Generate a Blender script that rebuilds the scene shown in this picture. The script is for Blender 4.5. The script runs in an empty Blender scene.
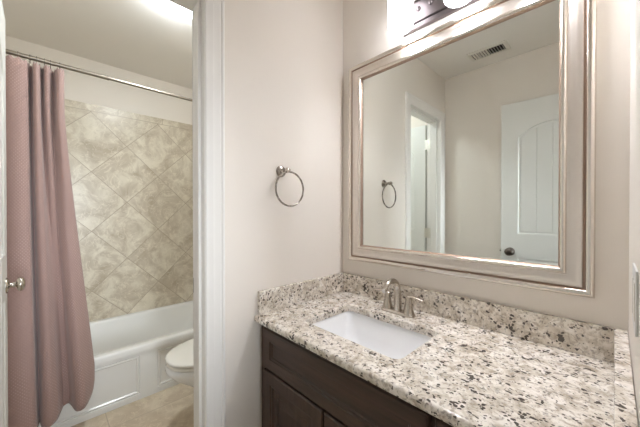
import bpy, bmesh, math, random
from mathutils import Vector, Matrix
PI = math.pi
S = bpy.context.scene
COL = S.collection

# ---------------------------------------------------------------- camera, world, light, exposure
cam = bpy.data.cameras.new('camera'); camo = bpy.data.objects.new('camera', cam); COL.objects.link(camo)
cam.sensor_width = 36; cam.lens = 283.04 / 640 * 36; cam.clip_start = 0.01
camo.location = (1.0775, -1.2177, 1.2254)
camo.rotation_euler = (math.radians(90 - .3852), math.radians(0), math.radians(46.1469))
S.camera = camo

world = bpy.data.worlds.new('world'); S.world = world; world.use_nodes = True
world.node_tree.nodes['Background'].inputs[0].default_value = (1, 1, 1, 1)
world.node_tree.nodes['Background'].inputs[1].default_value = 0.3

def area_light(name, loc, rot, sx, sy, power, color):
    l = bpy.data.lights.new(name, 'AREA'); l.shape = 'RECTANGLE'; l.size = sx; l.size_y = sy
    l.energy = power; l.color = color
    o = bpy.data.objects.new(name, l); COL.objects.link(o); o.location = loc; o.rotation_euler = rot
    return o
hl = area_light('hall_daylight', (2.30, -1.17, 1.15), (0, math.radians(84), 0), 1.5, .3, 2.2, (.86, .93, 1.0))
hl.data.spread = math.radians(38)
GLOBE_E = 3.9
BULB_E = 155.0
DOME_E = 36.0
S.cycles.diffuse_bounces = 12; S.cycles.max_bounces = 16
S.view_settings.view_transform = 'Standard'; S.view_settings.look = 'None'
S.view_settings.exposure = 1.05; S.view_settings.gamma = 1; S.view_settings.use_curve_mapping = False

# ---------------------------------------------------------------- materials
def lin(c):
    return tuple(((x/255)/12.92 if x/255 <= .04045 else ((x/255+.055)/1.055)**2.4) for x in c) + (1,)
def new_mat(name, rgb, rough=.5, metal=0, spec=.5, coat=0):
    m = bpy.data.materials.new(name); m.use_nodes = True
    b = m.node_tree.nodes['Principled BSDF']
    b.inputs['Base Color'].default_value = lin(rgb); b.inputs['Roughness'].default_value = rough
    b.inputs['Metallic'].default_value = metal; b.inputs['Specular IOR Level'].default_value = spec
    b.inputs['Coat Weight'].default_value = coat
    return m
class N:
    """small node helper"""
    def __init__(s, m): s.m = m; s.t = m.node_tree; s.b = s.t.nodes['Principled BSDF']
    def new(s, ty, **k):
        n = s.t.nodes.new(ty)
        for a, v in k.items(): setattr(n, a, v)
        return n
    def link(s, a, b): s.t.links.new(a, b)
    def coord(s, kind='Object'): return s.new('ShaderNodeTexCoord').outputs[kind]
    def mapping(s, vec, scale=(1,1,1), rot=(0,0,0), loc=(0,0,0)):
        n = s.new('ShaderNodeMapping'); s.link(vec, n.inputs[0])
        n.inputs['Scale'].default_value = scale; n.inputs['Rotation'].default_value = rot; n.inputs['Location'].default_value = loc
        return n.outputs[0]
    def noise(s, vec, scale, detail=3, rough=.5, dist=0):
        n = s.new('ShaderNodeTexNoise'); s.link(vec, n.inputs['Vector'])
        n.inputs['Scale'].default_value = scale; n.inputs['Detail'].default_value = detail
        n.inputs['Roughness'].default_value = rough; n.inputs['Distortion'].default_value = dist
        return n.outputs['Fac']
    def voro(s, vec, scale, feature='F1', out='Distance', rand=1):
        n = s.new('ShaderNodeTexVoronoi', feature=feature); s.link(vec, n.inputs['Vector'])
        n.inputs['Scale'].default_value = scale; n.inputs['Randomness'].default_value = rand
        return n.outputs[out]
    def ramp(s, fac, stops):
        n = s.new('ShaderNodeValToRGB'); s.link(fac, n.inputs[0]); r = n.color_ramp
        while len(r.elements) < len(stops): r.elements.new(.5)
        for e, (p, c) in zip(r.elements, stops):
            e.position = p; e.color = lin(c) if isinstance(c, tuple) else (c, c, c, 1)
        return n.outputs[0]
    def math(s, op, a, b=None, c=None):
        n = s.new('ShaderNodeMath', operation=op)
        for i, x in enumerate((a, b, c)):
            if x is None: continue
            if isinstance(x, (int, float)): n.inputs[i].default_value = x
            else: s.link(x, n.inputs[i])
        return n.outputs[0]
    def mix(s, fac, a, b, blend='MIX'):
        n = s.new('ShaderNodeMix', data_type='RGBA', blend_type=blend)
        if isinstance(fac, (int, float)): n.inputs[0].default_value = fac
        else: s.link(fac, n.inputs[0])
        for i, x in ((6, a), (7, b)):
            if isinstance(x, tuple): n.inputs[i].default_value = lin(x)
            else: s.link(x, n.inputs[i])
        return n.outputs[2]
    def base(s, c): s.link(c, s.b.inputs['Base Color'])
    def bump(s, h, strength=.2, dist=.001):
        n = s.new('ShaderNodeBump'); n.inputs['Strength'].default_value = strength; n.inputs['Distance'].default_value = dist
        s.link(h, n.inputs['Height']); s.link(n.outputs[0], s.b.inputs['Normal'])

def paint(name, rgb, rough=.6, bump=.25, bscale=220):
    m = new_mat(name, rgb, rough, spec=.3); n = N(m); v = n.coord()
    n.base(n.mix(n.noise(v, 1.7, 2), rgb, tuple(max(0, c-4) for c in rgb)))
    n.bump(n.noise(v, bscale, 2), bump, .0006)
    return m
M = {}
M['wall'] = paint('cream_wall_paint', (233, 227, 219), .5)
M['ceil'] = paint('ceiling_paint', (236, 233, 228), .75, .4, 90)
M['trim'] = paint('white_trim_enamel', (232, 230, 226), .28, .05)
M['doorw'] = paint('white_door_enamel', (228, 229, 225), .35, .08)
M['porc'] = paint('white_porcelain', (238, 239, 240), .08, 0)
M['seat'] = paint('white_plastic_seat', (236, 234, 228), .2, 0)
M['tub'] = paint('white_tub_acrylic', (236, 236, 234), .16, 0)
M['plate'] = paint('grey_plate', (218, 218, 215), .45, 0)
M['dark'] = paint('dark_backing_duct_shade', (30, 28, 26), .8, 0)  # mirror backing, and the shade painted inside the vent
M['ventw'] = paint('white_vent_metal', (225, 222, 214), .4, 0)

def metal(name, rgb, rough, aniso=0):
    m = new_mat(name, rgb, rough, 1); n = N(m); v = n.coord()
    r = n.math('MULTIPLY_ADD', n.noise(v, 60, 2), .08, rough - .04)
    n.link(r, n.b.inputs['Roughness'])
    return m
M['nickel'] = metal('brushed_nickel', (196, 188, 178), .24)
M['ringm'] = metal('satin_nickel_ring', (158, 150, 141), .27)
M['dnickel'] = metal('dark_pewter', (120, 112, 105), .3)
M['rod'] = metal('satin_rod_metal', (158, 150, 138), .34)
M['hingew'] = metal('hinge_steel', (222, 220, 212), .55)
M['bronze'] = metal('dark_oil_rubbed_plate', (120, 112, 112), .38)
M['frame'] = metal('champagne_silver_leaf', (224, 216, 208), .36)
M['frame_bead'] = metal('bright_silver_bead', (224, 217, 208), .2)
M['patina'] = new_mat('brown_antique_patina', (165, 143, 126), .4, .5)
_n = N(M['patina']); _n.base(_n.mix(_n.noise(_n.coord(), 9, 3), (176, 153, 136), (150, 126, 109)))
M['mirror'] = new_mat('silvered_glass', (236, 240, 236), .0, 1)

# granite
m = M['granite'] = new_mat('speckled_granite', (214, 206, 192), .16, spec=.5, coat=.25)
m.node_tree.nodes['Principled BSDF'].inputs['Coat Roughness'].default_value = .08
n = N(m); v = n.coord()
cloud = n.noise(v, 22, 5, .65, .6)
basec = n.ramp(cloud, [(.30, (178, 166, 150)), (.43, (210, 201, 187)), (.57, (236, 230, 221)), (.75, (246, 243, 238))])
tan = n.ramp(n.noise(n.mapping(v, (1, 1, 1), (0, 0, .5), (3, 1, 2)), 55, 4, .6, .8), [(.50, 0.0), (.64, .75)])
c1 = n.mix(tan, basec, (166, 152, 135))
grey = n.ramp(n.noise(n.mapping(v, (1, 1, 1), (.3, 0, 0), (7, 4, 2)), 75, 3, .6, .5), [(.57, 0.0), (.65, .8)])
c2 = n.mix(grey, c1, (146, 139, 132))
vv = n.mapping(v, (.92, 1.12, 1.0), (0, 0, -.15), (1.3, 2.7, .4))
warp = n.new('ShaderNodeVectorMath', operation='ADD'); n.link(vv, warp.inputs[0])
wn = n.new('ShaderNodeTexNoise'); n.link(vv, wn.inputs['Vector']); wn.inputs['Scale'].default_value = 60; wn.inputs['Detail'].default_value = 2
ws = n.new('ShaderNodeVectorMath', operation='SCALE'); n.link(wn.outputs['Color'], ws.inputs[0]); ws.inputs['Scale'].default_value = .018
n.link(ws.outputs[0], warp.inputs[1])
d1 = n.voro(warp.outputs[0], 78)
cl = n.noise(vv, 30, 2, .6)
thr = n.math('MULTIPLY_ADD', cl, 1.7, -.63)              # blotch size follows a slow clustering noise
dk = n.math('LESS_THAN', d1, thr)
dk2 = n.ramp(n.noise(n.mapping(v, (.8, 1.2, 1), (0, 0, 0), (9, 3, 5)), 105, 3, .55, .4), [(.655, 0.0), (.69, 1.0)])
dark_all = n.math('MAXIMUM', dk, dk2)
dcol = n.mix(n.noise(v, 130, 2), (38, 35, 36), (86, 76, 68))
n.base(n.mix(n.math('MULTIPLY', dark_all, .93), c2, dcol))

# diagonal wall tile / floor tile
def tile_mat(name, axes, diag, period, origin,  border=None, light=(214, 206, 188), dark=(178, 165, 144), grout=(170, 157, 138), rough=.3, period2=None):
    period2 = period2 or period
    m = new_mat(name, light, rough, spec=.5); n = N(m); v = n.coord()
    sep = n.new('ShaderNodeSeparateXYZ'); n.link(v, sep.inputs[0])
    a = n.math('SUBTRACT', sep.outputs[axes[0]], origin[0]); b = n.math('SUBTRACT', sep.outputs[axes[1]], origin[1])
    z = sep.outputs[axes[1]]
    p, q = (n.math('ADD', a, b), n.math('SUBTRACT', a, b)) if diag else (a, b)
    w = .0034 if diag else .0025
    def cell(x, per=period): return n.math('FLOOR', n.math('DIVIDE', x, per))
    def near(x, per=period, ww=w):
        f = n.math('PINGPONG', x, per/2)
        return n.math('LESS_THAN', f, ww)
    g = n.math('MAXIMUM', near(p), near(q, period2))
    if border:
        above = n.math('GREATER_THAN', z, border)
        gb = n.math('MAXIMUM', n.math('LESS_THAN', n.math('ABSOLUTE', n.math('SUBTRACT', z, border)), .002), n.math('MULTIPLY', above, near(n.math('ADD', a, .06), .335, .002)))
        g = n.math('MAXIMUM', n.math('MULTIPLY', g, n.math('SUBTRACT', 1, above)), gb)
    comb = n.new('ShaderNodeCombineXYZ'); n.link(cell(p), comb.inputs[0]); n.link(cell(q, period2), comb.inputs[1])
    wn = n.new('ShaderNodeTexWhiteNoise'); n.link(comb.outputs[0], wn.inputs['Vector'])
    off = n.new('ShaderNodeVectorMath', operation='MULTIPLY_ADD'); n.link(wn.outputs['Color'], off.inputs[0])
    off.inputs[1].default_value = (5, 5, 5); n.link(v, off.inputs[2])
    big = n.noise(off.outputs[0], 5.5, 6, .6, 1.3)
    col = n.ramp(big, [(.32, dark), (.48, tuple((x+y)//2 for x, y in zip(light, dark))), (.6, light), (.78, tuple(min(255, c+10) for c in light))])
    vein = n.math('ABSOLUTE', n.math('SUBTRACT', n.noise(off.outputs[0], 7, 4, .55, 2.2), .5))
    vm = n.ramp(vein, [(.0, .6), (.022, 0.0)])
    col = n.mix(vm, col, tuple(min(255, c+16) for c in light))
    spots = n.ramp(n.noise(off.outputs[0], 30, 3, .6, 1), [(.60, 0.0), (.72, .45)])
    col = n.mix(spots, col, tuple(max(0, c-12) for c in dark))
    n.base(n.mix(g, col, grout))
    n.bump(n.math('SUBTRACT', n.math('MULTIPLY', n.noise(v, 25, 3), .2), g), .35, .0012)
    return m
M['wtile'] = tile_mat('beige_diagonal_wall_tile', (1, 2), True, .474, (-.733, 1.305), 2.022)
M['etile'] = tile_mat('beige_diagonal_end_tile', (0, 2), True, .474, (-1.43, 1.305), 2.022)
M['ftile'] = tile_mat('beige_floor_tile', (0, 1), False, .335, (-.888, -.972), None, (212, 199, 178), (190, 173, 150), (180, 165, 144), .28, .62)

# dark stained wood
def wood(name, axis):
    m = new_mat(name, (56, 43, 37), .33, spec=.45); n = N(m); v = n.coord()
    sc = [34, 34, 34]; sc[axis] = 2.2
    g = n.noise(n.mapping(v, tuple(sc)), 1.6, 5, .6, .5)
    n.base(n.ramp(g, [(.3, (52, 37, 29)), (.55, (70, 51, 41)), (.8, (84, 63, 51))]))
    n.bump(g, .1, .0005)
    return m
M['woodh'] = wood('espresso_wood_horizontal', 0); M['woodv'] = wood('espresso_wood_vertical', 2)

# curtain fabric
m = M['curtain'] = new_mat('mauve_waffle_fabric', (158, 133, 127), .85, spec=.2)
m.node_tree.nodes['Principled BSDF'].inputs['Sheen Weight'].default_value = .25
n = N(m); uv = n.coord('UV'); sep = n.new('ShaderNodeSeparateXYZ'); n.link(uv, sep.inputs[0])
su = n.math('SINE', n.math('MULTIPLY', sep.outputs[0], 2*PI/.017)); sv = n.math('SINE', n.math('MULTIPLY', sep.outputs[1], 2*PI/.017))
cellw = n.math('MULTIPLY', su, sv)
dots = n.ramp(cellw, [(.45, 0.0), (.85, .7)])
patch = n.ramp(n.noise(n.mapping(uv, (5, 1.5, 1)), 1.5, 3), [(.42, .15), (.6, 1.0)])
n.base(n.mix(n.math('MULTIPLY', dots, patch), n.mix(n.noise(n.mapping(uv, (300, 6, 1)), 1, 2), (152, 126, 120), (164, 137, 131)), (196, 170, 162)))
n.bump(cellw, .35, .0012)

def emit(name, rgb, strength):
    m = new_mat(name, (250, 250, 248), .3); b = m.node_tree.nodes['Principled BSDF']
    b.inputs['Emission Color'].default_value = lin(rgb); b.inputs['Emission Strength'].default_value = strength
    return m
M['globe'] = emit('lit_frosted_glass', (246, 247, 255), GLOBE_E)
M['bulb'] = emit('lit_lamp_bulb', (246, 247, 255), BULB_E)
M['dome'] = emit('lit_opal_dome', (240, 249, 253), DOME_E)

# ---------------------------------------------------------------- mesh helpers (all in world metres, rebased on the owner)
def box(bm, x0, x1, y0, y1, z0, z1):
    vs = [bm.verts.new((x, y, z)) for x in (x0, x1) for y in (y0, y1) for z in (z0, z1)]
    for f in ((0,1,3,2),(4,6,7,5),(0,4,5,1),(2,3,7,6),(0,2,6,4),(1,5,7,3)): bm.faces.new([vs[i] for i in f])
def rings(bm, loops, close=True, cap0=False, cap1=False, wrap=False):
    L = [[bm.verts.new(p) for p in lp] for lp in loops]
    k = len(L[0]); prs = list(zip(L, L[1:])) + ([(L[-1], L[0])] if wrap else [])
    for A, B in prs:
        for i in range(k if close else k-1):
            j = (i+1) % k; bm.faces.new((A[i], A[j], B[j], B[i]))
    if cap0: bm.faces.new(L[0][::-1])
    if cap1: bm.faces.new(L[-1])
    return L
def tube(bm, pts, rad, n=14, caps=True, flat=None):
    pts = [Vector(p) for p in pts]
    if not isinstance(rad, (list, tuple)): rad = [rad]*len(pts)
    loops = []; prev = None
    for i, p in enumerate(pts):
        t = (pts[min(i+1, len(pts)-1)] - pts[max(i-1, 0)]).normalized()
        if prev is None:
            a = Vector((0, 0, 1)) if abs(t.z) < .9 else Vector((1, 0, 0)); u = t.cross(a).normalized()
        else: u = (prev - t*prev.dot(t)).normalized()
        prev = u; w = t.cross(u); r = rad[i]; ru, rw = (r, r) if not isinstance(r, tuple) else r
        loops.append([p + u*math.cos(2*PI*k/n)*ru + w*math.sin(2*PI*k/n)*rw for k in range(n)])
    rings(bm, loops, cap0=caps, cap1=caps)
def lathe(bm, prof, origin, axis='z', n=28, sx=1, sy=1, caps=True):
    """prof: list of (radius, height along axis)"""
    o = Vector(origin); loops = []
    for r, h in prof:
        lp = []
        for k in range(n):
            a = 2*PI*k/n; c, s = math.cos(a)*r*sx, math.sin(a)*r*sy
            d = {'z': (c, s, h), 'x': (h, c, s), 'y': (s, h, c), '-y': (c, -h, s)}[axis]
            lp.append(o + Vector(d))
        loops.append(lp)
    rings(bm, loops, cap0=caps, cap1=caps)
def poly_offset(P, d):
    """inset a CCW 2-D polygon by d"""
    out = []; k = len(P)
    for i in range(k):
        a, b, c = P[i-1], P[i], P[(i+1) % k]
        e1 = Vector((b[0]-a[0], b[1]-a[1])).normalized(); e2 = Vector((c[0]-b[0], c[1]-b[1])).normalized()
        n1 = Vector((-e1.y, e1.x)); n2 = Vector((-e2.y, e2.x)); m = (n1+n2)
        if m.length < 1e-6: m = n1
        m.normalize(); s = d/max(.3, m.dot(n1))
        out.append((b[0]+m.x*s, b[1]+m.y*s))
    return out
def fill(bm, loops3):
    """flat face with holes"""
    es = []
    for lp in loops3:
        k = len(lp)
        for i in range(k):
            e = bm.edges.get((lp[i], lp[(i+1) % k])) or bm.edges.new((lp[i], lp[(i+1) % k])); es.append(e)
    bmesh.ops.triangle_fill(bm, use_beauty=True, use_dissolve=False, edges=es)
def panelled(bm, f, u0, u1, v0, v1, thick, panels, prof, planks=0, edge=.002):
    """slab in (u,v,depth) coords mapped by f; front face at depth 0, back at thick; panels are CCW outlines"""
    R = [(u0, v0), (u1, v0), (u1, v1), (u0, v1)]
    Ri = poly_offset(R, edge)
    front = [bm.verts.new(f(a, b, 0)) for a, b in Ri]; rim = [bm.verts.new(f(a, b, edge)) for a, b in R]
    back = [bm.verts.new(f(a, b, thick)) for a, b in R]
    for A, B in ((front, rim), (rim, back)):
        for i in range(4): bm.faces.new((A[i], A[(i+1) % 4], B[(i+1) % 4], B[i]))
    bm.faces.new(back)
    loops = [front]
    for P in panels:
        cur = [bm.verts.new(f(a, b, 0)) for a, b in P]; loops.append(cur); Q = P; tot = 0
        for ins, dep in prof:
            Q = poly_offset(P, ins)
            nx = [bm.verts.new(f(a, b, dep)) for a, b in Q]
            for i in range(len(P)):
                j = (i+1) % len(P); bm.faces.new((cur[i], cur[j], nx[j], nx[i]))
            cur = nx
        if planks:
            dep = prof[-1][1]; ua = min(p[0] for p in Q); ub = max(p[0] for p in Q); w = (ub-ua)/planks
            bm.faces.new([bm.verts.new(f(a, b, dep+.004)) for a, b in Q])
            for k in range(planks):
                a, b = ua+k*w, ua+(k+1)*w
                C = clipx(clipx(Q, a, True), b, False)
                g = .0028
                C1 = clipx(clipx(C, a+(g if k else 0), True), b-(g if k < planks-1 else 0), False)
                A_ = [bm.verts.new(f(p[0], p[1], dep)) for p in C1]
                bm.faces.new(A_)
                for i in range(len(C1)):
                    j = (i+1) % len(C1)
                    p0, p1 = C1[i], C1[j]
                    q0 = (a if abs(p0[0]-a-g) < 1e-6 else b if abs(p0[0]-b+g) < 1e-6 else p0[0], p0[1])
                    q1 = (a if abs(p1[0]-a-g) < 1e-6 else b if abs(p1[0]-b+g) < 1e-6 else p1[0], p1[1])
                    bm.faces.new((A_[i], A_[j], bm.verts.new(f(q1[0], q1[1], dep+.0035)), bm.verts.new(f(q0[0], q0[1], dep+.0035))))
        else: bm.faces.new(cur)
    fill(bm, loops)
def clipx(P, x, keep_right):
    out = []
    for i in range(len(P)):
        a, b = P[i], P[(i+1) % len(P)]
        ina = (a[0] >= x-1e-9) if keep_right else (a[0] <= x+1e-9); inb = (b[0] >= x-1e-9) if keep_right else (b[0] <= x+1e-9)
        if ina: out.append(a)
        if ina != inb:
            t = (x-a[0])/(b[0]-a[0]); out.append((x, a[1]+t*(b[1]-a[1])))
    res = []
    for p in out:
        if not res or math.hypot(p[0]-res[-1][0], p[1]-res[-1][1]) > 1e-7: res.append(p)
    if math.hypot(res[0][0]-res[-1][0], res[0][1]-res[-1][1]) < 1e-7: res.pop()
    return res
def rrect(x0, x1, y0, y1, r, n=6):
    P = []
    for cx, cy, a0 in ((x1-r, y0+r, -90), (x1-r, y1-r, 0), (x0+r, y1-r, 90), (x0+r, y0+r, 180)):
        for k in range(n+1):
            a = math.radians(a0 + 90*k/n); P.append((cx+r*math.cos(a), cy+r*math.sin(a)))
    return P
def owner_loc(p): return Vector(p['_loc']) if p is not None else Vector((0, 0, 0))
def obj(name, bm, mat, parent=None, smooth=False, loc=None, label=None, mats=None, bevel=0, angle=40):
    bmesh.ops.remove_doubles(bm, verts=bm.verts, dist=1e-6)
    bmesh.ops.recalc_face_normals(bm, faces=bm.faces)
    base = Vector(loc) if loc is not None else owner_loc(parent)
    for v in bm.verts: v.co -= base
    me = bpy.data.meshes.new(name); bm.to_mesh(me); bm.free()
    o = bpy.data.objects.new(name, me); COL.objects.link(o)
    for mm in (mats or [mat]): me.materials.append(mm)
    if parent is not None: o.parent = parent; o.location = base - owner_loc(parent)
    else: o.location = base
    o['_loc'] = tuple(base)
    if smooth:
        for p in me.polygons: p.use_smooth = True
        me.set_sharp_from_angle(angle=math.radians(angle))
    if bevel:
        md = o.modifiers.new('bevel', 'BEVEL'); md.width = bevel; md.segments = 2; md.limit_method = 'ANGLE'; md.angle_limit = math.radians(50)
    if label: o['label'] = label
    return o
def B(): return bmesh.new()
def thing(name, label, cat, loc, group=None):
    o = bpy.data.objects.new(name, None); COL.objects.link(o); o.location = loc; o['_loc'] = tuple(loc)
    o.empty_display_size = .05; o['label'] = label; o['category'] = cat
    if group: o['group'] = group
    return o
def tag(o, label, cat, group=None):
    o['label'] = label; o['category'] = cat
    if group: o['group'] = group
    return o
def struct(name, bm, mat, **k):
    o = obj(name, bm, mat, **k); o['kind'] = 'structure'; return o
def boxo(*b):
    bm = B()
    for q in b: box(bm, *q)
    return bm

# ---------------------------------------------------------------- room shell
H = .778; D = .5785; W = 1.107; BY = -1.4245; CZ = 2.428; PX = -.117; JN = -.79; JF = -1.322; ZO = 2.037
EN, EF, EZ = -.77, -1.385, 2.055       # entry doorway in the east wall
XT = -1.797
struct('floor', boxo((-1.92, 2.42, -2.4, .75, -.08, 0)), M['ftile'])
struct('ceiling', boxo((-1.92, 2.42, -2.4, .75, CZ, CZ+.08)), M['ceil'])
struct('wall_north', boxo((-1.92, W+.11, 0, .11, 0, CZ)), M['wall'])
struct('wall_south', boxo((-1.92, W+.11, BY-.11, BY, 0, CZ)), M['wall'])
struct('wall_west', boxo((-1.92, XT-.01, BY, 0, 0, CZ)), M['wall'])
struct('wall_partition', boxo((PX, 0, JN+.018, 0, 0, CZ), (PX, 0, BY, JF-.018, 0, CZ), (PX, 0, JF-.018, JN+.018, ZO+.018, CZ)), M['wall'])
struct('wall_east', boxo((W, W+.11, EN+.018, 0, 0, CZ), (W, W+.11, BY, EF-.012, 0, CZ), (W, W+.11, EF-.012, EN+.018, EZ+.018, CZ)), M['wall'])
struct('wall_hall', boxo((2.34, 2.42, -2.4, .75, 0, CZ), (W+.11, 2.34, .67, .75, 0, CZ), (W+.11, 2.34, -2.4, -2.32, 0, CZ)), M['wall'])
struct('wall_tile_back', boxo((XT-.01, XT, BY, 0, .30, 2.0755)), M['wtile'])
struct('wall_tile_end', boxo((XT, -1.0, -.01, 0, 0, 2.0755), (XT, -1.0, BY, BY+.01, 0, 2.0755)), M['etile'])

# door linings and casings
CAS = [(0, 0), (0, .012), (.004, .016), (.010, .017), (.015, .013), (.020, .0145), (.040, .011), (.046, .0125), (.056, .010), (.063, .0085), (.070, .008), (.0745, .004), (.0745, 0)]
def casing(bm, x, sgn, yn, yf, zt, flip=False):
    """profile measured from the outer edge to the opening; yn > yf are the opening's edges (reveal included)"""
    w = .0745; loops = []
    for ins, d in CAS:
        o = w - ins
        loops.append([(x+sgn*d, yn+o, 0), (x+sgn*d, yn+o, zt+o), (x+sgn*d, yf-o, zt+o), (x+sgn*d, yf-o, 0)])
    rings(bm, loops, close=False)
def lining(x0, x1, yn, yf, zt, t, stop):
    bm = B()
    box(bm, x0, x1, yn, yn+t, 0, zt+t); box(bm, x0, x1, yf-t, yf, 0, zt+t); box(bm, x0, x1, yf, yn, zt, zt+t)
    a, b = stop; s = .011
    box(bm, a, b, yn-s, yn, 0, zt); box(bm, a, b, yf, yf+s, 0, zt); box(bm, a, b, yf+s, yn-s, zt-s, zt)
    return bm
o = struct('trim_1', lining(PX-.001, .001, JN, JF, ZO, .018, (-.080, -.030)), M['trim'], bevel=.0015)
bm = B(); casing(bm, 0, 1, JN+.001, JF-.001, ZO); obj('casing', bm, M['trim'], o, smooth=True, angle=25)
bm = B(); casing(bm, PX, -1, JN+.004, JF-.004, ZO+.004); obj('casing', bm, M['trim'], o, smooth=True, angle=25)
bm = boxo((-.112, -.084, JN-.0015, JN, .895, .955)); obj('strike_plate', bm, M['dnickel'], o, label='small dark strike plate let into the jamb')
o2 = struct('trim_2', lining(W+.0005, W+.111, EN, EF, EZ, .012, (W+.045, W+.078)), M['trim'], bevel=.0015)

BP = [(0, 0), (.012, 0), (.012, .06), (.009, .072), (.005, .08), (0, .084)]
def baseboard(name, pts):
    bm = B(); (ax, ay), (bx, by), (nx, ny) = pts
    rings(bm, [[(ax+nx*t, ay+ny*t, z) for t, z in BP], [(bx+nx*t, by+ny*t, z) for t, z in BP]], close=False)
    struct(name, bm, M['trim'], smooth=True, angle=30)
baseboard('baseboard_west', ((0, JN+.0765), (0, -.556), (1, 0)))
baseboard('baseboard_south', ((.0, BY), (W, BY), (0, 1)))
baseboard('baseboard_partition', ((PX, JN+.08), (PX, 0), (-1, 0)))
baseboard('baseboard_north', ((-1.0, 0), (PX-.012, 0), (0, -1)))

# ---------------------------------------------------------------- doors (structure) with arched plank panels
def arch_panel(u0, u1, v0, vs, vp):
    """rectangle with an eyebrow arch top: springs at vs, peak vp"""
    P = [(u0, v0), (u1, v0)]; n = 16; c = (u0+u1)/2; hw = (u1-u0)/2
    R = (hw*hw + (vp-vs)**2)/(2*(vp-vs)); cy = vp-R
    a = math.asin(hw/R)
    for k in range(n+1):
        t = a - 2*a*k/n; P.append((c+R*math.sin(t), cy+R*math.cos(t)))
    return P
DP = [(.004, .0), (.010, .006), (.017, .007), (.024, .0035)]
def knob(parent, p, nrm, mat, r=.029):
    """round knob on a rose, pointing along nrm (unit y-ish vector)"""
    ax = 'y' if nrm > 0 else '-y'
    bm = B(); lathe(bm, [(.031, 0), (.031, .003), (.027, .007), (.014, .009), (.0105, .012), (.0105, .026), (.013, .029), (r*.75, .031), (r, .039), (r, .044), (r*.82, .051), (r*.4, .0545), (.002, .055)], p, ax, 28)
    return obj('door_knob', bm, mat, parent, smooth=True, angle=50)
def leaf(name, hinge, width, ang, zt, plank, upper, lower, knobmat, rot_in=1, thick=.035, kz=.925):
    """leaf in local coords: u along the leaf from hinge, faces at +-; ang = direction of leaf from hinge"""
    hx, hy = hinge; du = Vector((math.cos(ang), math.sin(ang))); nv = Vector((du.y, -du.x))
    if nv.y < 0: nv = -nv                                 # shown face looks to +y
    def f(u, v, d): q = Vector((hx, hy)) + du*u - nv*d; return (q.x, q.y, v)
    bm = B(); panelled(bm, f, 0, width, .012, zt, thick/2, [upper, lower], DP, plank, .0015)
    def f2(u, v, d): q = Vector((hx, hy)) + du*u - nv*(thick-d); return (q.x, q.y, v)
    panelled(bm, f2, 0, width, .012, zt, thick/2, [upper, lower], DP, plank, .0015)
    d = struct(name, bm, M['doorw'])
    k = f(width-.062, kz, 0); knob(d, k, 1, knobmat); k = f2(width-.062, kz, 0); knob(d, k, -1, knobmat)
    q = Vector((hx, hy)) + du*width
    bm = B(); c = q - nv*thick/2
    for s in (1,):
        lo = c - nv*.0115; hi = c + nv*.0115; e = du*.0012
        vs = [(p.x+t.x, p.y+t.y, z) for z in (kz-.028, kz+.028) for p, t in ((lo, Vector((0, 0))), (hi, Vector((0, 0))), (hi, e), (lo, e))]
        V = [bm.verts.new(v) for v in vs]
        for fc in ((0,1,2,3),(4,5,6,7),(0,1,5,4),(1,2,6,5),(2,3,7,6),(3,0,4,7)): bm.faces.new([V[i] for i in fc])
    tube(bm, [tuple(c)+(kz,), tuple(c+du*.010)+(kz,)], [.0075, .006], 10)
    obj('latch', bm, knobmat, d)
    return d, f
LW = .55
d1, f1 = leaf('door_1', (PX-.026, -1.3345), LW, math.radians(180.9), 2.028, 4, arch_panel(.105, LW-.105, 1.05, 1.76, 1.86), [(.105, .24), (LW-.105, .24), (LW-.105, .88), (.105, .88)], M['nickel'])
for z in (.22, 1.03, 1.84):
    bm = B(); tube(bm, [(PX-.012, -1.329, z-.045), (PX-.012, -1.329, z+.045)], .0068, 10)
    box(bm, PX-.026, PX+.034, -1.3235, -1.3215, z-.045, z+.045)
    obj('hinge', bm, M['hingew'], d1)
EWD = .622
d2, f2 = leaf('door_2', (1.087, -1.372), EWD, math.atan2(.048, -1), 2.045, 4, [(u, v) for u, v in arch_panel(.105, EWD-.105, 1.055, 1.785, 1.875)], [(.105, .24), (EWD-.105, .24), (EWD-.105, .88), (.105, .88)], M['dnickel'], kz=.922)
for z in (.22, 1.03, 1.84):
    bm = B(); tube(bm, [(1.095, -1.371, z-.045), (1.095, -1.371, z+.045)], .0055, 10)
    obj('hinge', bm, M['hingew'], d2)

# ---------------------------------------------------------------- bathtub
tub = thing('bathtub', 'white alcove bathtub with moulded panels on its apron, against the tiled wall', 'bathtub', (-1.43, -.7, 0))
x0, x1, y0, y1, zr = XT+.001, -1.056, BY+.011, -.011, .352
bm = B()
def rl(i, z, r): return [(a, b, z) for a, b in rrect(x0+i[0], x1-i[1], y0+i[2], y1-i[3], r, 8)]
rings(bm, [rl((0,0,0,0), zr-.045, .004), rl((0,0,0,0), zr-.012, .004), rl((0,.004,0,0), zr-.003, .006), rl((0,.012,0,0), zr, .01),
           rl((.040,.058,.07,.07), zr, .09), rl((.046,.066,.077,.077), zr-.004, .095), rl((.052,.074,.085,.085), zr-.02, .10),
           rl((.075,.10,.13,.20), .14, .12), rl((.10,.125,.17,.27), .085, .13), rl((.16,.18,.25,.34), .065, .12), rl((.3,.3,.5,.5), .06, .06)], cap1=True)
obj('tub_shell', bm, M['tub'], tub, smooth=True, angle=50)
bm = B()
def fa(u, v, d): return (-1.062-d, u, v)
APP = [(.004, .006), (.010, .001), (.015, .001), (.020, .008), (.026, .009)]
R = lambda a, b, c, d: [(a, c), (b, c), (b, d), (a, d)]
panelled(bm, fa, y0, y1, 0, zr-.04, .02, [R(-1.36, -.79, .036, .288), R(-.688, -.09, .036, .288)], APP, 0, .001)
obj('apron', bm, M['tub'], tub)
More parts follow.
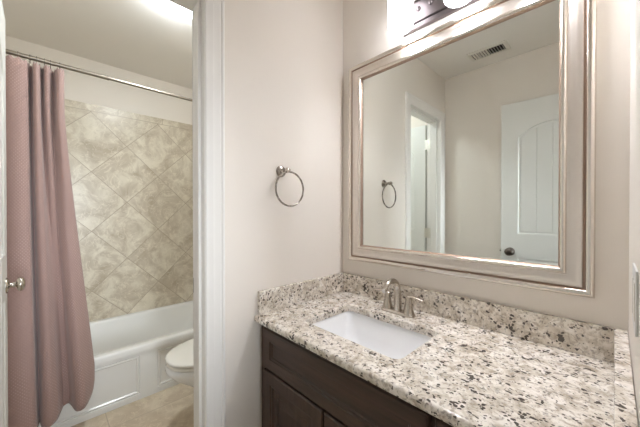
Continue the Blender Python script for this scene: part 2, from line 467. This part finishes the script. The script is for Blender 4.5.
bm = B(); lathe(bm, [(.0, 0), (.03, 0), (.03, .004), (.02, .005), (.0, .005)], (-1.43, -.55, .0605), 'z', 20, caps=False); obj('drain', bm, M['nickel'], tub, smooth=True)

# ---------------------------------------------------------------- toilet
tx = -.575
toi = thing('toilet', 'white toilet with closed lid standing between the tub and the door jamb', 'toilet', (tx, -.4, 0))
def egg(cy, a, bf, bb, z, n=36, p=2.15):
    out = []
    for k in range(n):
        t = 2*PI*k/n; c, s = math.cos(t), math.sin(t)
        x = a*math.copysign(abs(c)**(2/p), c); y = math.copysign(abs(s)**(2/p), s)
        out.append((tx+x, cy + (y*bb if y > 0 else y*bf), z))
    return out
bm = B()
rings(bm, [egg(-.36, .115, .235, .20, 0), egg(-.36, .112, .23, .20, .02), egg(-.36, .10, .20, .19, .06), egg(-.37, .098, .20, .19, .14), egg(-.39, .100, .20, .20, .20),
           egg(-.42, .130, .240, .20, .26), egg(-.462, .168, .275, .22, .32), egg(-.48, .184, .287, .23, .36), egg(-.48, .186, .287, .235, .378), egg(-.48, .180, .28, .23, .386),
           egg(-.48, .145, .24, .18, .384), egg(-.48, .13, .21, .16, .33), egg(-.46, .08, .12, .1, .24), egg(-.46, .03, .05, .04, .22)], cap0=True, cap1=True)
obj('bowl', bm, M['porc'], toi, smooth=True, angle=60)
def slab(z0, z1, a, bf, bb, crown=0):
    bm = B(); L = [egg(-.475, a-.004, bf-.004, bb-.004, z0), egg(-.475, a, bf, bb, z0+.004), egg(-.475, a, bf, bb, z1-.006), egg(-.475, a-.003, bf-.003, bb-.003, z1-.002), egg(-.475, a-.01, bf-.01, bb-.01, z1)]
    L += [egg(-.475, a*.6, bf*.6, bb*.6, z1+crown*.8), egg(-.475, a*.2, bf*.2, bb*.2, z1+crown)]
    rings(bm, L, cap0=True, cap1=True); return bm
obj('seat', slab(.389, .404, .184, .288, .215), M['seat'], toi, smooth=True, angle=60)
obj('lid', slab(.4125, .430, .188, .292, .215, .006), M['seat'], toi, smooth=True, angle=60)
bm = boxo((tx-.20, tx+.20, -.205, -.015, .36, .70)); obj('tank', bm, M['porc'], toi, bevel=.02)
bm = boxo((tx-.21, tx+.21, -.215, -.010, .701, .735)); obj('tank_lid', bm, M['porc'], toi, bevel=.008)
bm = B(); tube(bm, [(tx-.14, -.204, .64), (tx-.14, -.225, .64)], .012); tube(bm, [(tx-.14, -.222, .64), (tx-.08, -.226, .632)], [.007, .006]); obj('flush_handle', bm, M['nickel'], toi, smooth=True)
for s in (-1, 1):
    bm = B(); lathe(bm, [(.012, 0), (.012, .01), (.006, .016), (0.001, .017)], (tx+s*.105, -.30, .02), 'z', 14); obj('bolt_cap', bm, M['seat'], toi, smooth=True)
    bm = boxo((tx+s*.07-.02, tx+s*.07+.02, -.265, -.235, .388, .418)); obj('hinge', bm, M['seat'], toi, bevel=.005)

# ---------------------------------------------------------------- curtain rod, rings, curtain
RX, RZ, RR = -1.042, 2.030, .0115
rod = thing('curtain_rod', 'satin metal shower curtain rod spanning above the bathtub', 'curtain rod', (RX, -.7, RZ))
bm = B(); tube(bm, [(RX, BY+.012, RZ), (RX, -.955, RZ)], RR, 20); obj('rod_tube', bm, M['rod'], rod, smooth=True)
bm = B(); tube(bm, [(RX, -.958, RZ), (RX, -.950, RZ)], RR+.0015, 20); tube(bm, [(RX, -.95, RZ), (RX, -.012, RZ)], RR-.002, 20); obj('rod_tube', bm, M['rod'], rod, smooth=True, label='slimmer telescoping half of the rod')
for y, a in ((BY+.0105, 'y'), (-.0105, '-y')):
    bm = B(); lathe(bm, [(.034, 0), (.034, .004), (.028, .010), (.018, .014), (.016, .02)], (RX, y, RZ), a, 24); obj('flange', bm, M['rod'], rod, smooth=True)

# control columns across the cloth: (s position) -> top (x,y), bottom (x,y), hem z
CX = -1.035
cols = [ # top x,y      bottom x,y      hem
 (-1.053, -1.402, -1.034, -1.414, 0.085),
 (-1.017, -1.380, -0.989, -1.380, 0.085),
 (-0.998, -1.350, -0.971, -1.345, 0.085),
 (-1.000, -1.315, -0.965, -1.305, 0.085),
 (-1.024, -1.290, -0.977, -1.272, 0.088),
 (-1.067, -1.284, -1.034, -1.262, 0.095),
 (-1.070, -1.274, -1.052, -1.256, 0.100),
 (-1.017, -1.270, -1.016, -1.252, 0.100),
 (-1.003, -1.258, -0.983, -1.238, 0.095),
 (-1.024, -1.245, -0.971, -1.212, 0.098),
 (-1.067, -1.240, -0.989, -1.186, 0.108),
 (-1.053, -1.233, -1.019, -1.172, 0.120),
 (-1.007, -1.226, -1.054, -1.156, 0.140),
 (-1.005, -1.212, -1.054, -1.140, 0.145),
 (-1.041, -1.203, -1.034, -1.128, 0.135),
 (-1.070, -1.196, -0.977, -1.112, 0.125),
 (-1.041, -1.186, -0.965, -1.082, 0.130),
 (-1.000, -1.176, -0.998, -1.055, 0.150),
 (-0.998, -1.160, -1.019, -1.036, 0.185),
 (-1.019, -1.150, -1.038, -1.025, 0.235),
]
def cr(P, t):
    i = min(int(t), len(P)-2); f = t-i; g = lambda k: P[max(0, min(len(P)-1, k))]
    a, b, c, d = g(i-1), g(i), g(i+1), g(i+2)
    return [.5*((2*b[k]) + (-a[k]+c[k])*f + (2*a[k]-5*b[k]+4*c[k]-d[k])*f*f + (-a[k]+3*b[k]-3*c[k]+d[k])*f**3) for k in range(len(b))]
NU, NV = 152, 70; TZ = 1.996
bm = B(); uvl = bm.loops.layers.uv.new('UVMap'); grid = []; uvs = {}
acc = 0; last = None
for i in range(NU+1):
    q = cr(cols, i*(len(cols)-1)/NU)
    if last: acc += math.hypot(q[2]-last[2], q[3]-last[3])*1.15
    last = q; row = []
    dip = .010*math.cos(2*PI*(q[1]+1.398)/.060)
    top = TZ + (.006*math.sin(i*.9))
    for j in range(NV+1):
        w = j/NV; z = top + (q[4]-top)*w; b = w**.8
        x = q[0]+(q[2]-q[0])*b; y = q[1]+(q[3]-q[1])*min(1, max(0, (w-.12)/.83))**1.15
        x += .004*math.sin(7*w+i*.11)*w; y += .003*math.sin(5*w+i*.07)*w
        x = max(x, -1.051) if z < .38 else x
        v = bm.verts.new((x, y, z)); row.append(v); uvs[v] = (acc, z)
    grid.append(row)
for i in range(NU):
    for j in range(NV):
        f = bm.faces.new((grid[i][j], grid[i][j+1], grid[i+1][j+1], grid[i+1][j]))
        for l in f.loops: l[uvl].uv = uvs[l.vert]
cur = obj('shower_curtain', bm, M['curtain'], None, smooth=True, loc=(CX, -1.2, .1), angle=180)
md = cur.modifiers.new('thick', 'SOLIDIFY'); md.thickness = .0018; md.offset = 0
tag(cur, 'mauve waffle-weave shower curtain bunched in deep folds at the left', 'shower curtain')

ring_ys = [-1.325, -1.282, -1.258, -1.228, -1.204, -1.168]
ring_lbl = ['leftmost small metal curtain ring, above the curtain\'s widest flat fold', 'second small metal curtain ring from the left on the rod', 'third small metal curtain ring from the left on the rod', 'fourth small metal curtain ring from the left on the rod', 'second to last curtain ring before the open curtain edge', 'rightmost curtain ring, above the last curtain fold']
for y, lb in zip(ring_ys, ring_lbl):
    bm = B(); pts = [(RX+.0185*math.sin(2*PI*k/24), y, RZ-.008+.0215*math.cos(2*PI*k/24)) for k in range(25)]
    tube(bm, pts, .0016, 8, caps=False)
    o = obj('curtain_ring', bm, M['dnickel'], None, smooth=True, loc=(RX, y, RZ))
    tag(o, lb, 'curtain ring', 'curtain rings on the shower rod')

# ---------------------------------------------------------------- bathroom ceiling light
cl = thing('ceiling_light', 'round white lit dome light on the bathroom ceiling', 'ceiling light', (-.615, -.685, CZ))
DC = (-.625, -.685, CZ)
bm = B(); lathe(bm, [(.132, 0), (.137, -.003), (.137, -.020), (.134, -.022), (.128, -.022), (.128, -.012)], DC, 'z', 48); obj('light_block_ring', bm, M['ventw'], cl, smooth=True)  # unseen pan lip, added to keep the dome's side light off the ceiling
bm = B(); R0 = .127; prof = [(R0, -.014)]+[(R0*math.cos(t), -.020-.052*math.sin(t)) for t in [k*PI/2/12 for k in range(12)]]+[(.002, -.072)]
lathe(bm, prof, DC, 'z', 48); obj('dome_diffuser', bm, M['dome'], cl, smooth=True, angle=60)

# ---------------------------------------------------------------- towel ring
ry, rz = -.436, 1.412
tr = thing('towel_ring', 'brushed nickel towel ring mounted on the left wall beside the mirror', 'towel ring', (0, ry, rz))
bm = B(); lathe(bm, [(.0, 0), (.0265, 0), (.0265, .004), (.024, .007), (.021, .008), (.020, .012), (.014, .015), (.0, .016)], (0, ry, rz), 'x', 32, caps=False); obj('mounting_plate', bm, M['ringm'], tr, smooth=True)
bm = B(); lathe(bm, [(.0115, .014), (.0095, .022), (.0085, .038), (.011, .042), (.0125, .050), (.0125, .056), (.010, .062), (.004, .065), (.001, .0655)], (0, ry, rz), 'x', 20); obj('post', bm, M['nickel'], tr, smooth=True)
bm = B(); pts = []
for k in range(49):
    a = 2*PI*k/48; pts.append((.052, ry+.014+.0785*math.sin(a), rz-.006-.0775+.0775*math.cos(a)))
tube(bm, pts, .0042, 12, caps=False); obj('ring', bm, M['ringm'], tr, smooth=True)

# ---------------------------------------------------------------- vanity cabinet
FY = -.541                      # face frame plane
van = thing('vanity_cabinet', 'dark espresso wooden vanity cabinet with framed fronts under the granite top', 'vanity cabinet', (.55, -.27, 0))
bm = boxo((.001, .02, FY+.001, -.003, 0, .747), (W-.02, W-.001, FY+.001, -.003, 0, .747), (.02, W-.02, -.02, -.003, 0, .747), (.02, W-.02, FY+.019, -.02, .09, .105), (.02, W-.02, -.47, -.455, 0, .09))
obj('carcass', bm, M['woodv'], van)
def bx(b, *q): box(b, *q)
bm = B()
for q in ((.001, .05), (.755, .795), (1.06, W-.001)): bx(bm, q[0], q[1], FY, FY+.019, .09, .747)
for a, b in ((.05, .755), (.795, 1.06)):
    bx(bm, a, b, FY, FY+.019, .72, .747); bx(bm, a, b, FY, FY+.019, .545, .575); bx(bm, a, b, FY, FY+.019, .09, .12)
bx(bm, .795, 1.06, FY, FY+.019, .325, .355)
obj('face_frame', bm, M['woodh'], van, bevel=.001)
WP = [(.0, .0), (.004, .006), (.010, .006), (.014, .010)]
WP2 = [(.003, .004), (.010, .005), (.014, .010), (.040, .010), (.062, .004)]
def front(name, x0, x1, z0, z1, mat, prof, fr=.042):
    bm = B()
    def f(u, v, d): return (u, FY-.0195+d, v)
    panelled(bm, f, x0, x1, z0, z1, .019, [[(x0+fr, z0+fr), (x1-fr, z0+fr), (x1-fr, z1-fr), (x0+fr, z1-fr)]], prof, 0, .004)
    return obj(name, bm, mat, van)
front('false_drawer_front', .045, .768, .566, .733, M['woodh'], [(.003, .005), (.008, .006), (.011, .010)], .045)
front('door', .045, .403, .098, .557, M['woodv'], WP2, .048)
front('door', .410, .768, .098, .557, M['woodv'], WP2, .048)
for z0, z1 in ((.566, .733), (.335, .557), (.098, .326)):
    front('drawer', .784, 1.072, z0, z1, M['woodh'], [(.003, .005), (.008, .006), (.011, .010)], .042)

# ---------------------------------------------------------------- granite countertop with sink cut-out
top = thing('countertop', 'speckled cream and black granite countertop with low splashes along three walls', 'countertop', (.55, -.29, H-.030))
hole = rrect(.190, .629, -.461, -.170, .026, 6)
bm = B(); hx0, hx1 = .0012, W-.0012
def outl(dy, z): return [bm.verts.new(p) for p in ((hx0, -D+dy, z), (hx1, -D+dy, z), (hx1, -.0012, z), (hx0, -.0012, z))]
prof = [(.010, H), (.004, H-.002), (.001, H-.006), (0, H-.011), (0, H-.020), (.002, H-.026), (.007, H-.0295), (.010, H-.030)]
Ls = [outl(*q) for q in prof]
for A, Bq in zip(Ls, Ls[1:]):
    for i in range(4): bm.faces.new((A[i], A[(i+1) % 4], Bq[(i+1) % 4], Bq[i]))
ht0 = [bm.verts.new((a, b, H)) for a, b in poly_offset(hole, -.003)]; ht1 = [bm.verts.new((a, b, H-.003)) for a, b in hole]; hb = [bm.verts.new((a, b, H-.030)) for a, b in hole]
for A, Bq in ((ht0, ht1), (ht1, hb)):
    for i in range(len(hole)): bm.faces.new((A[i], A[(i+1) % len(hole)], Bq[(i+1) % len(hole)], Bq[i]))
fill(bm, [Ls[0], ht0]); fill(bm, [Ls[-1], hb])
obj('slab', bm, M['granite'], top, smooth=True, angle=35)
SP = .1016
obj('backsplash', boxo((.0012, W-.0012, -.020, -.0012, H+.0005, H+SP)), M['granite'], top, bevel=.002)
obj('side_splash', boxo((.0012, .020, -.562, -.0205, H+.0005, H+SP)), M['granite'], top, bevel=.002)
obj('side_splash', boxo((W-.0285, W-.0012, -.562, -.0205, H+.0005, H+SP)), M['granite'], top, bevel=.002)

# ---------------------------------------------------------------- undermount sink
sk = thing('undermount_sink', 'white rectangular porcelain undermount sink set in the granite', 'sink', (.4095, -.315, H-.19))
bm = B(); zz = H-.0305
def sl(i, z, r): return [(a, b, z) for a, b in rrect(.190+i[0], .629-i[0], -.461+i[1], -.170-i[1], r, 8)]
rings(bm, [sl((-.028, -.022), zz-.012, .05), sl((-.028, -.022), zz, .05), sl((-.006, -.006), zz, .03), sl((-.002, -.002), zz-.003, .028), sl((.002, .002), zz-.02, .028), sl((.020, .016), zz-.085, .045), sl((.045, .034), zz-.118, .055), sl((.085, .06), zz-.133, .055), sl((.14, .09), zz-.139, .035), sl((.18, .109), zz-.141, .018),
           ], cap1=True)
rings(bm, [sl((-.028, -.022), zz-.012, .05), sl((-.006, -.006), zz-.02, .04), sl((.012, .008), zz-.09, .05), sl((.08, .055), zz-.145, .055), sl((.16, .1), zz-.153, .02)], cap1=True)
obj('basin', bm, M['porc'], sk, smooth=True, angle=50)
bm = B(); lathe(bm, [(.0, 0), (.022, 0), (.022, .002), (.018, .004), (.0, .005)], (.4095, -.315, zz-.1405), 'z', 24, caps=False); obj('drain', bm, M['nickel'], sk, smooth=True)

# ---------------------------------------------------------------- faucet
fx, fy = .415, -.104
fc = thing('faucet', 'brushed nickel two-handle gooseneck faucet on the granite behind the sink', 'faucet', (fx, fy, H))
bm = B()
def st(a, b, z): return [(fx+p[0], fy+p[1], z) for p in rrect(-a, a, -b, b, min(b, .026)-.0005, 8)]
rings(bm, [st(.080, .0265, H+.0005), st(.080, .0265, H+.006), st(.077, .024, H+.011), st(.068, .018, H+.014)], cap0=True, cap1=True)
obj('base_plate', bm, M['nickel'], fc, smooth=True, angle=45)
# spout: slender flared body, tight arch forward and down
P = [(0, .012), (0, .03), (0, .07), (-.002, .105)]
R_ = [.0185, .0172, .0148, .0132]
for k in range(1, 15):
    t = k/14*math.radians(160); P.append((-.002-.051*(1-math.cos(t)), .105+.044*math.sin(t))); R_.append(.0132-.0037*k/14)
P.append((-.112, .117)); R_.append(.0094)
bm = B(); tube(bm, [(fx, fy+a, H+b) for a, b in P], R_, 20); obj('spout', bm, M['nickel'], fc, smooth=True, angle=60)
bm = B(); tube(bm, [(fx, fy+.026, H+.010), (fx, fy+.026, H+.085)], .0022, 8); lathe(bm, [(.003, 0), (.0055, .003), (.0055, .008), (.001, .011)], (fx, fy+.026, H+.083), 'z', 12); obj('lift_rod', bm, M['nickel'], fc, smooth=True)
for s in (-1, 1):
    hx = fx+s*.0515
    bm = B(); lathe(bm, [(.0245, .011), (.0235, .016), (.0190, .030), (.0155, .050), (.0140, .066), (.0142, .076), (.0125, .083), (.007, .087), (.001, .088)], (hx, fy, H), 'z', 28)
    h = obj('handle', bm, M['nickel'], fc, smooth=True, angle=50)
    bm = B(); tube(bm, [(hx-s*.010, fy, H+.079), (hx+s*.006, fy-.001, H+.084), (hx+s*.025, fy-.002, H+.087), (hx+s*.048, fy-.004, H+.084), (hx+s*.068, fy-.005, H+.079), (hx+s*.071, fy-.005, H+.078)],
                   [(.006, .006), (.0095, .0065), (.0085, .0052), (.0085, .0045), (.0075, .004), (.004, .003)], 14)
    obj('lever', bm, M['nickel'], h, smooth=True, angle=60)

# ---------------------------------------------------------------- framed mirror
mi = thing('framed_mirror', 'large wall mirror in a champagne silver stepped frame above the sink', 'mirror', (.5525, 0, .969))
X0, X1, Z0, Z1 = .062, 1.037, .961, 2.009
def fl(i, d):
    i *= 1.07
    return [(X0+i, -d, Z0+i), (X1-i, -d, Z0+i), (X1-i, -d, Z1-i), (X0+i, -d, Z1-i)]
def fpart(name, prof, mat, lab=None):
    bm = B(); rings(bm, [fl(*q) for q in prof]); return obj(name, bm, mat, mi, smooth=True, angle=45, label=lab)
fpart('frame', [(0, .001), (0, .021), (.002, .0265), (.006, .030), (.011, .0305), (.016, .029), (.019, .025)], M['frame_bead'], 'bright silver outer bead of the frame')
fpart('frame', [(.019, .025), (.0215, .0205), (.0245, .0205), (.026, .024)], M['patina'], 'brown antiqued groove beside the outer bead')
fpart('frame', [(.026, .024), (.028, .026), (.032, .0255), (.0355, .0225), (.045, .0215), (.058, .0225), (.0585, .0215), (.0615, .0215)], M['frame'], 'wide flat champagne band of the frame')
fpart('frame', [(.0615, .0215), (.063, .027), (.067, .0305), (.072, .0305), (.0755, .027), (.0765, .023)], M['frame_bead'], 'bright silver inner bead of the frame')
fpart('frame', [(.0765, .023), (.079, .0205), (.0815, .0125), (.0815, .009)], M['patina'], 'thin dark inner lip against the glass')
bm = B(); i = .084; box(bm, X0+i, X1-i, -.0118, -.006, Z0+i, Z1-i); obj('mirror_glass', bm, M['mirror'], mi)
bm = boxo((X0+.004, X1-.004, -.0058, -.001, Z0+.004, Z1-.004)); obj('backing', bm, M['dark'], mi)

# ---------------------------------------------------------------- vanity light bar
LZ0, LZ1, LX0, LX1 = 2.049, 2.180, .386, .950
vl = thing('vanity_light', 'dark metal vanity light bar with lit frosted cylinder shades above the mirror', 'vanity light', (.656, 0, LZ0))
bm = B()
def pl_(i, d): return [(LX0+i, -d, LZ0+i), (LX1-i, -d, LZ0+i), (LX1-i, -d, LZ1-i), (LX0+i, -d, LZ1-i)]
rings(bm, [pl_(0, .001), pl_(0, .014), pl_(.003, .018), pl_(.016, .024), pl_(.0175, .024), pl_(.0185, .021), pl_(.021, .021), pl_(.022, .030), pl_(.025, .032)], cap1=True)
obj('back_plate', bm, M['bronze'], vl, smooth=True, angle=20)
gx = [.424, .668, .912]
for k, x in enumerate(gx):
    bm = B(); tube(bm, [(x, -.030, 2.115), (x, -.045, 2.118), (x, -.075, 2.145), (x, -.095, 2.180), (x, -.1, 2.2)], [.009, .007, .007, .007, .008], 12)
    lathe(bm, [(.022, 0), (.022, .004), (.012, .009)], (x, -.030, 2.115), '-y', 20); obj('arm', bm, M['bronze'], vl, smooth=True)
    bm = B(); lathe(bm, [(.058, 2.170), (.058, 2.182), (.03, 2.196), (.012, 2.204), (.001, 2.206)], (x, -.1, 0), 'z', 28); obj('shade_cap', bm, M['bronze'], vl, smooth=True)
    bm = B(); r = .054; lathe(bm, [(r-.002, 2.172), (r, 2.168), (r, 2.043), (r-.002, 2.033), (r-.008, 2.024), (r-.016, 2.019), (r-.018, 2.020), (r-.018, 2.055)], (x, -.1, 0), 'z', 36); obj('shade', bm, M['globe'], vl, smooth=True, angle=60)
    bm = B(); lathe(bm, [(.030, 2.065), (.0355, 2.053), (.030, 2.047), (.015, 2.043), (.001, 2.042)], (x, -.1, 0), 'z', 28); obj('bulb', bm, M['bulb'], vl, smooth=True)
for x in (.472, .527, .79, .842):
    bm = B(); lathe(bm, [(.010, 0), (.010, .003), (.008, .006), (.004, .009), (.001, .0095)], (x, -.0315, 2.122), '-y', 16); obj('bolt', bm, M['bronze'], vl, smooth=True)

# ---------------------------------------------------------------- ceiling vent (seen in the mirror)
vx0, vx1, vy0, vy1 = .285, .545, -1.268, -1.118
ve = thing('ceiling_vent', 'white rectangular ceiling vent with angled louvres, seen in the mirror', 'air vent', ((vx0+vx1)/2, (vy0+vy1)/2, CZ))
bm = B()
def vl_(i, z): return [(vx0+i, vy0+i, z), (vx1-i, vy0+i, z), (vx1-i, vy1-i, z), (vx0+i, vy1-i, z)]
rings(bm, [vl_(0, CZ-.0005), vl_(.001, CZ-.004), vl_(.022, CZ-.009), vl_(.024, CZ-.009), vl_(.024, CZ-.001)])
obj('frame', bm, M['ventw'], ve)
obj('duct_shade_sheet', boxo((vx0+.02, vx1-.02, vy0+.02, vy1-.02, CZ-.0016, CZ-.0006)), M['dark'], ve)  # solid dark sheet, its colour stands in for shade in the duct
for half in (0, 1):
    bm = B(); xa = vx0+.026+half*(vx1-vx0-.052)/2; nn = 6; w = (vx1-vx0-.052)/2/nn
    for k in range(nn):
        c = xa+(k+.5)*w; s, tk = ((-.0020, .0060) if half == 0 else (.0010, .0026))
        for e in (0,):
            V = [bm.verts.new(p) for p in ((c-s, vy0+.024, CZ-.002), (c+s, vy0+.024, CZ-.009), (c+s, vy1-.024, CZ-.009), (c-s, vy1-.024, CZ-.002), (c-s+tk, vy0+.024, CZ-.002), (c+s+tk, vy0+.024, CZ-.009), (c+s+tk, vy1-.024, CZ-.009), (c-s+tk, vy1-.024, CZ-.002))]
            for f in ((0,1,2,3),(4,5,6,7),(0,1,5,4),(2,3,7,6),(1,2,6,5),(0,3,7,4)): bm.faces.new([V[i] for i in f])
    obj('louvres', bm, M['ventw'], ve)

# ---------------------------------------------------------------- wall outlet on the right wall
wo = thing('wall_outlet', 'grey outlet plate on the right wall above the side splash', 'outlet', (W, -.425, 1.065))
obj('cover_plate', boxo((W-.004, W-.0005, -.485, -.365, 1.008, 1.122)), M['plate'], wo, bevel=.001)
for y in (-.455, -.395):
    obj('receptacle', boxo((W-.0052, W-.0038, y-.017, y+.017, 1.031, 1.099)), M['ventw'], wo, bevel=.0004)

for o in list(bpy.data.objects):
    if '_loc' in o: del o['_loc']
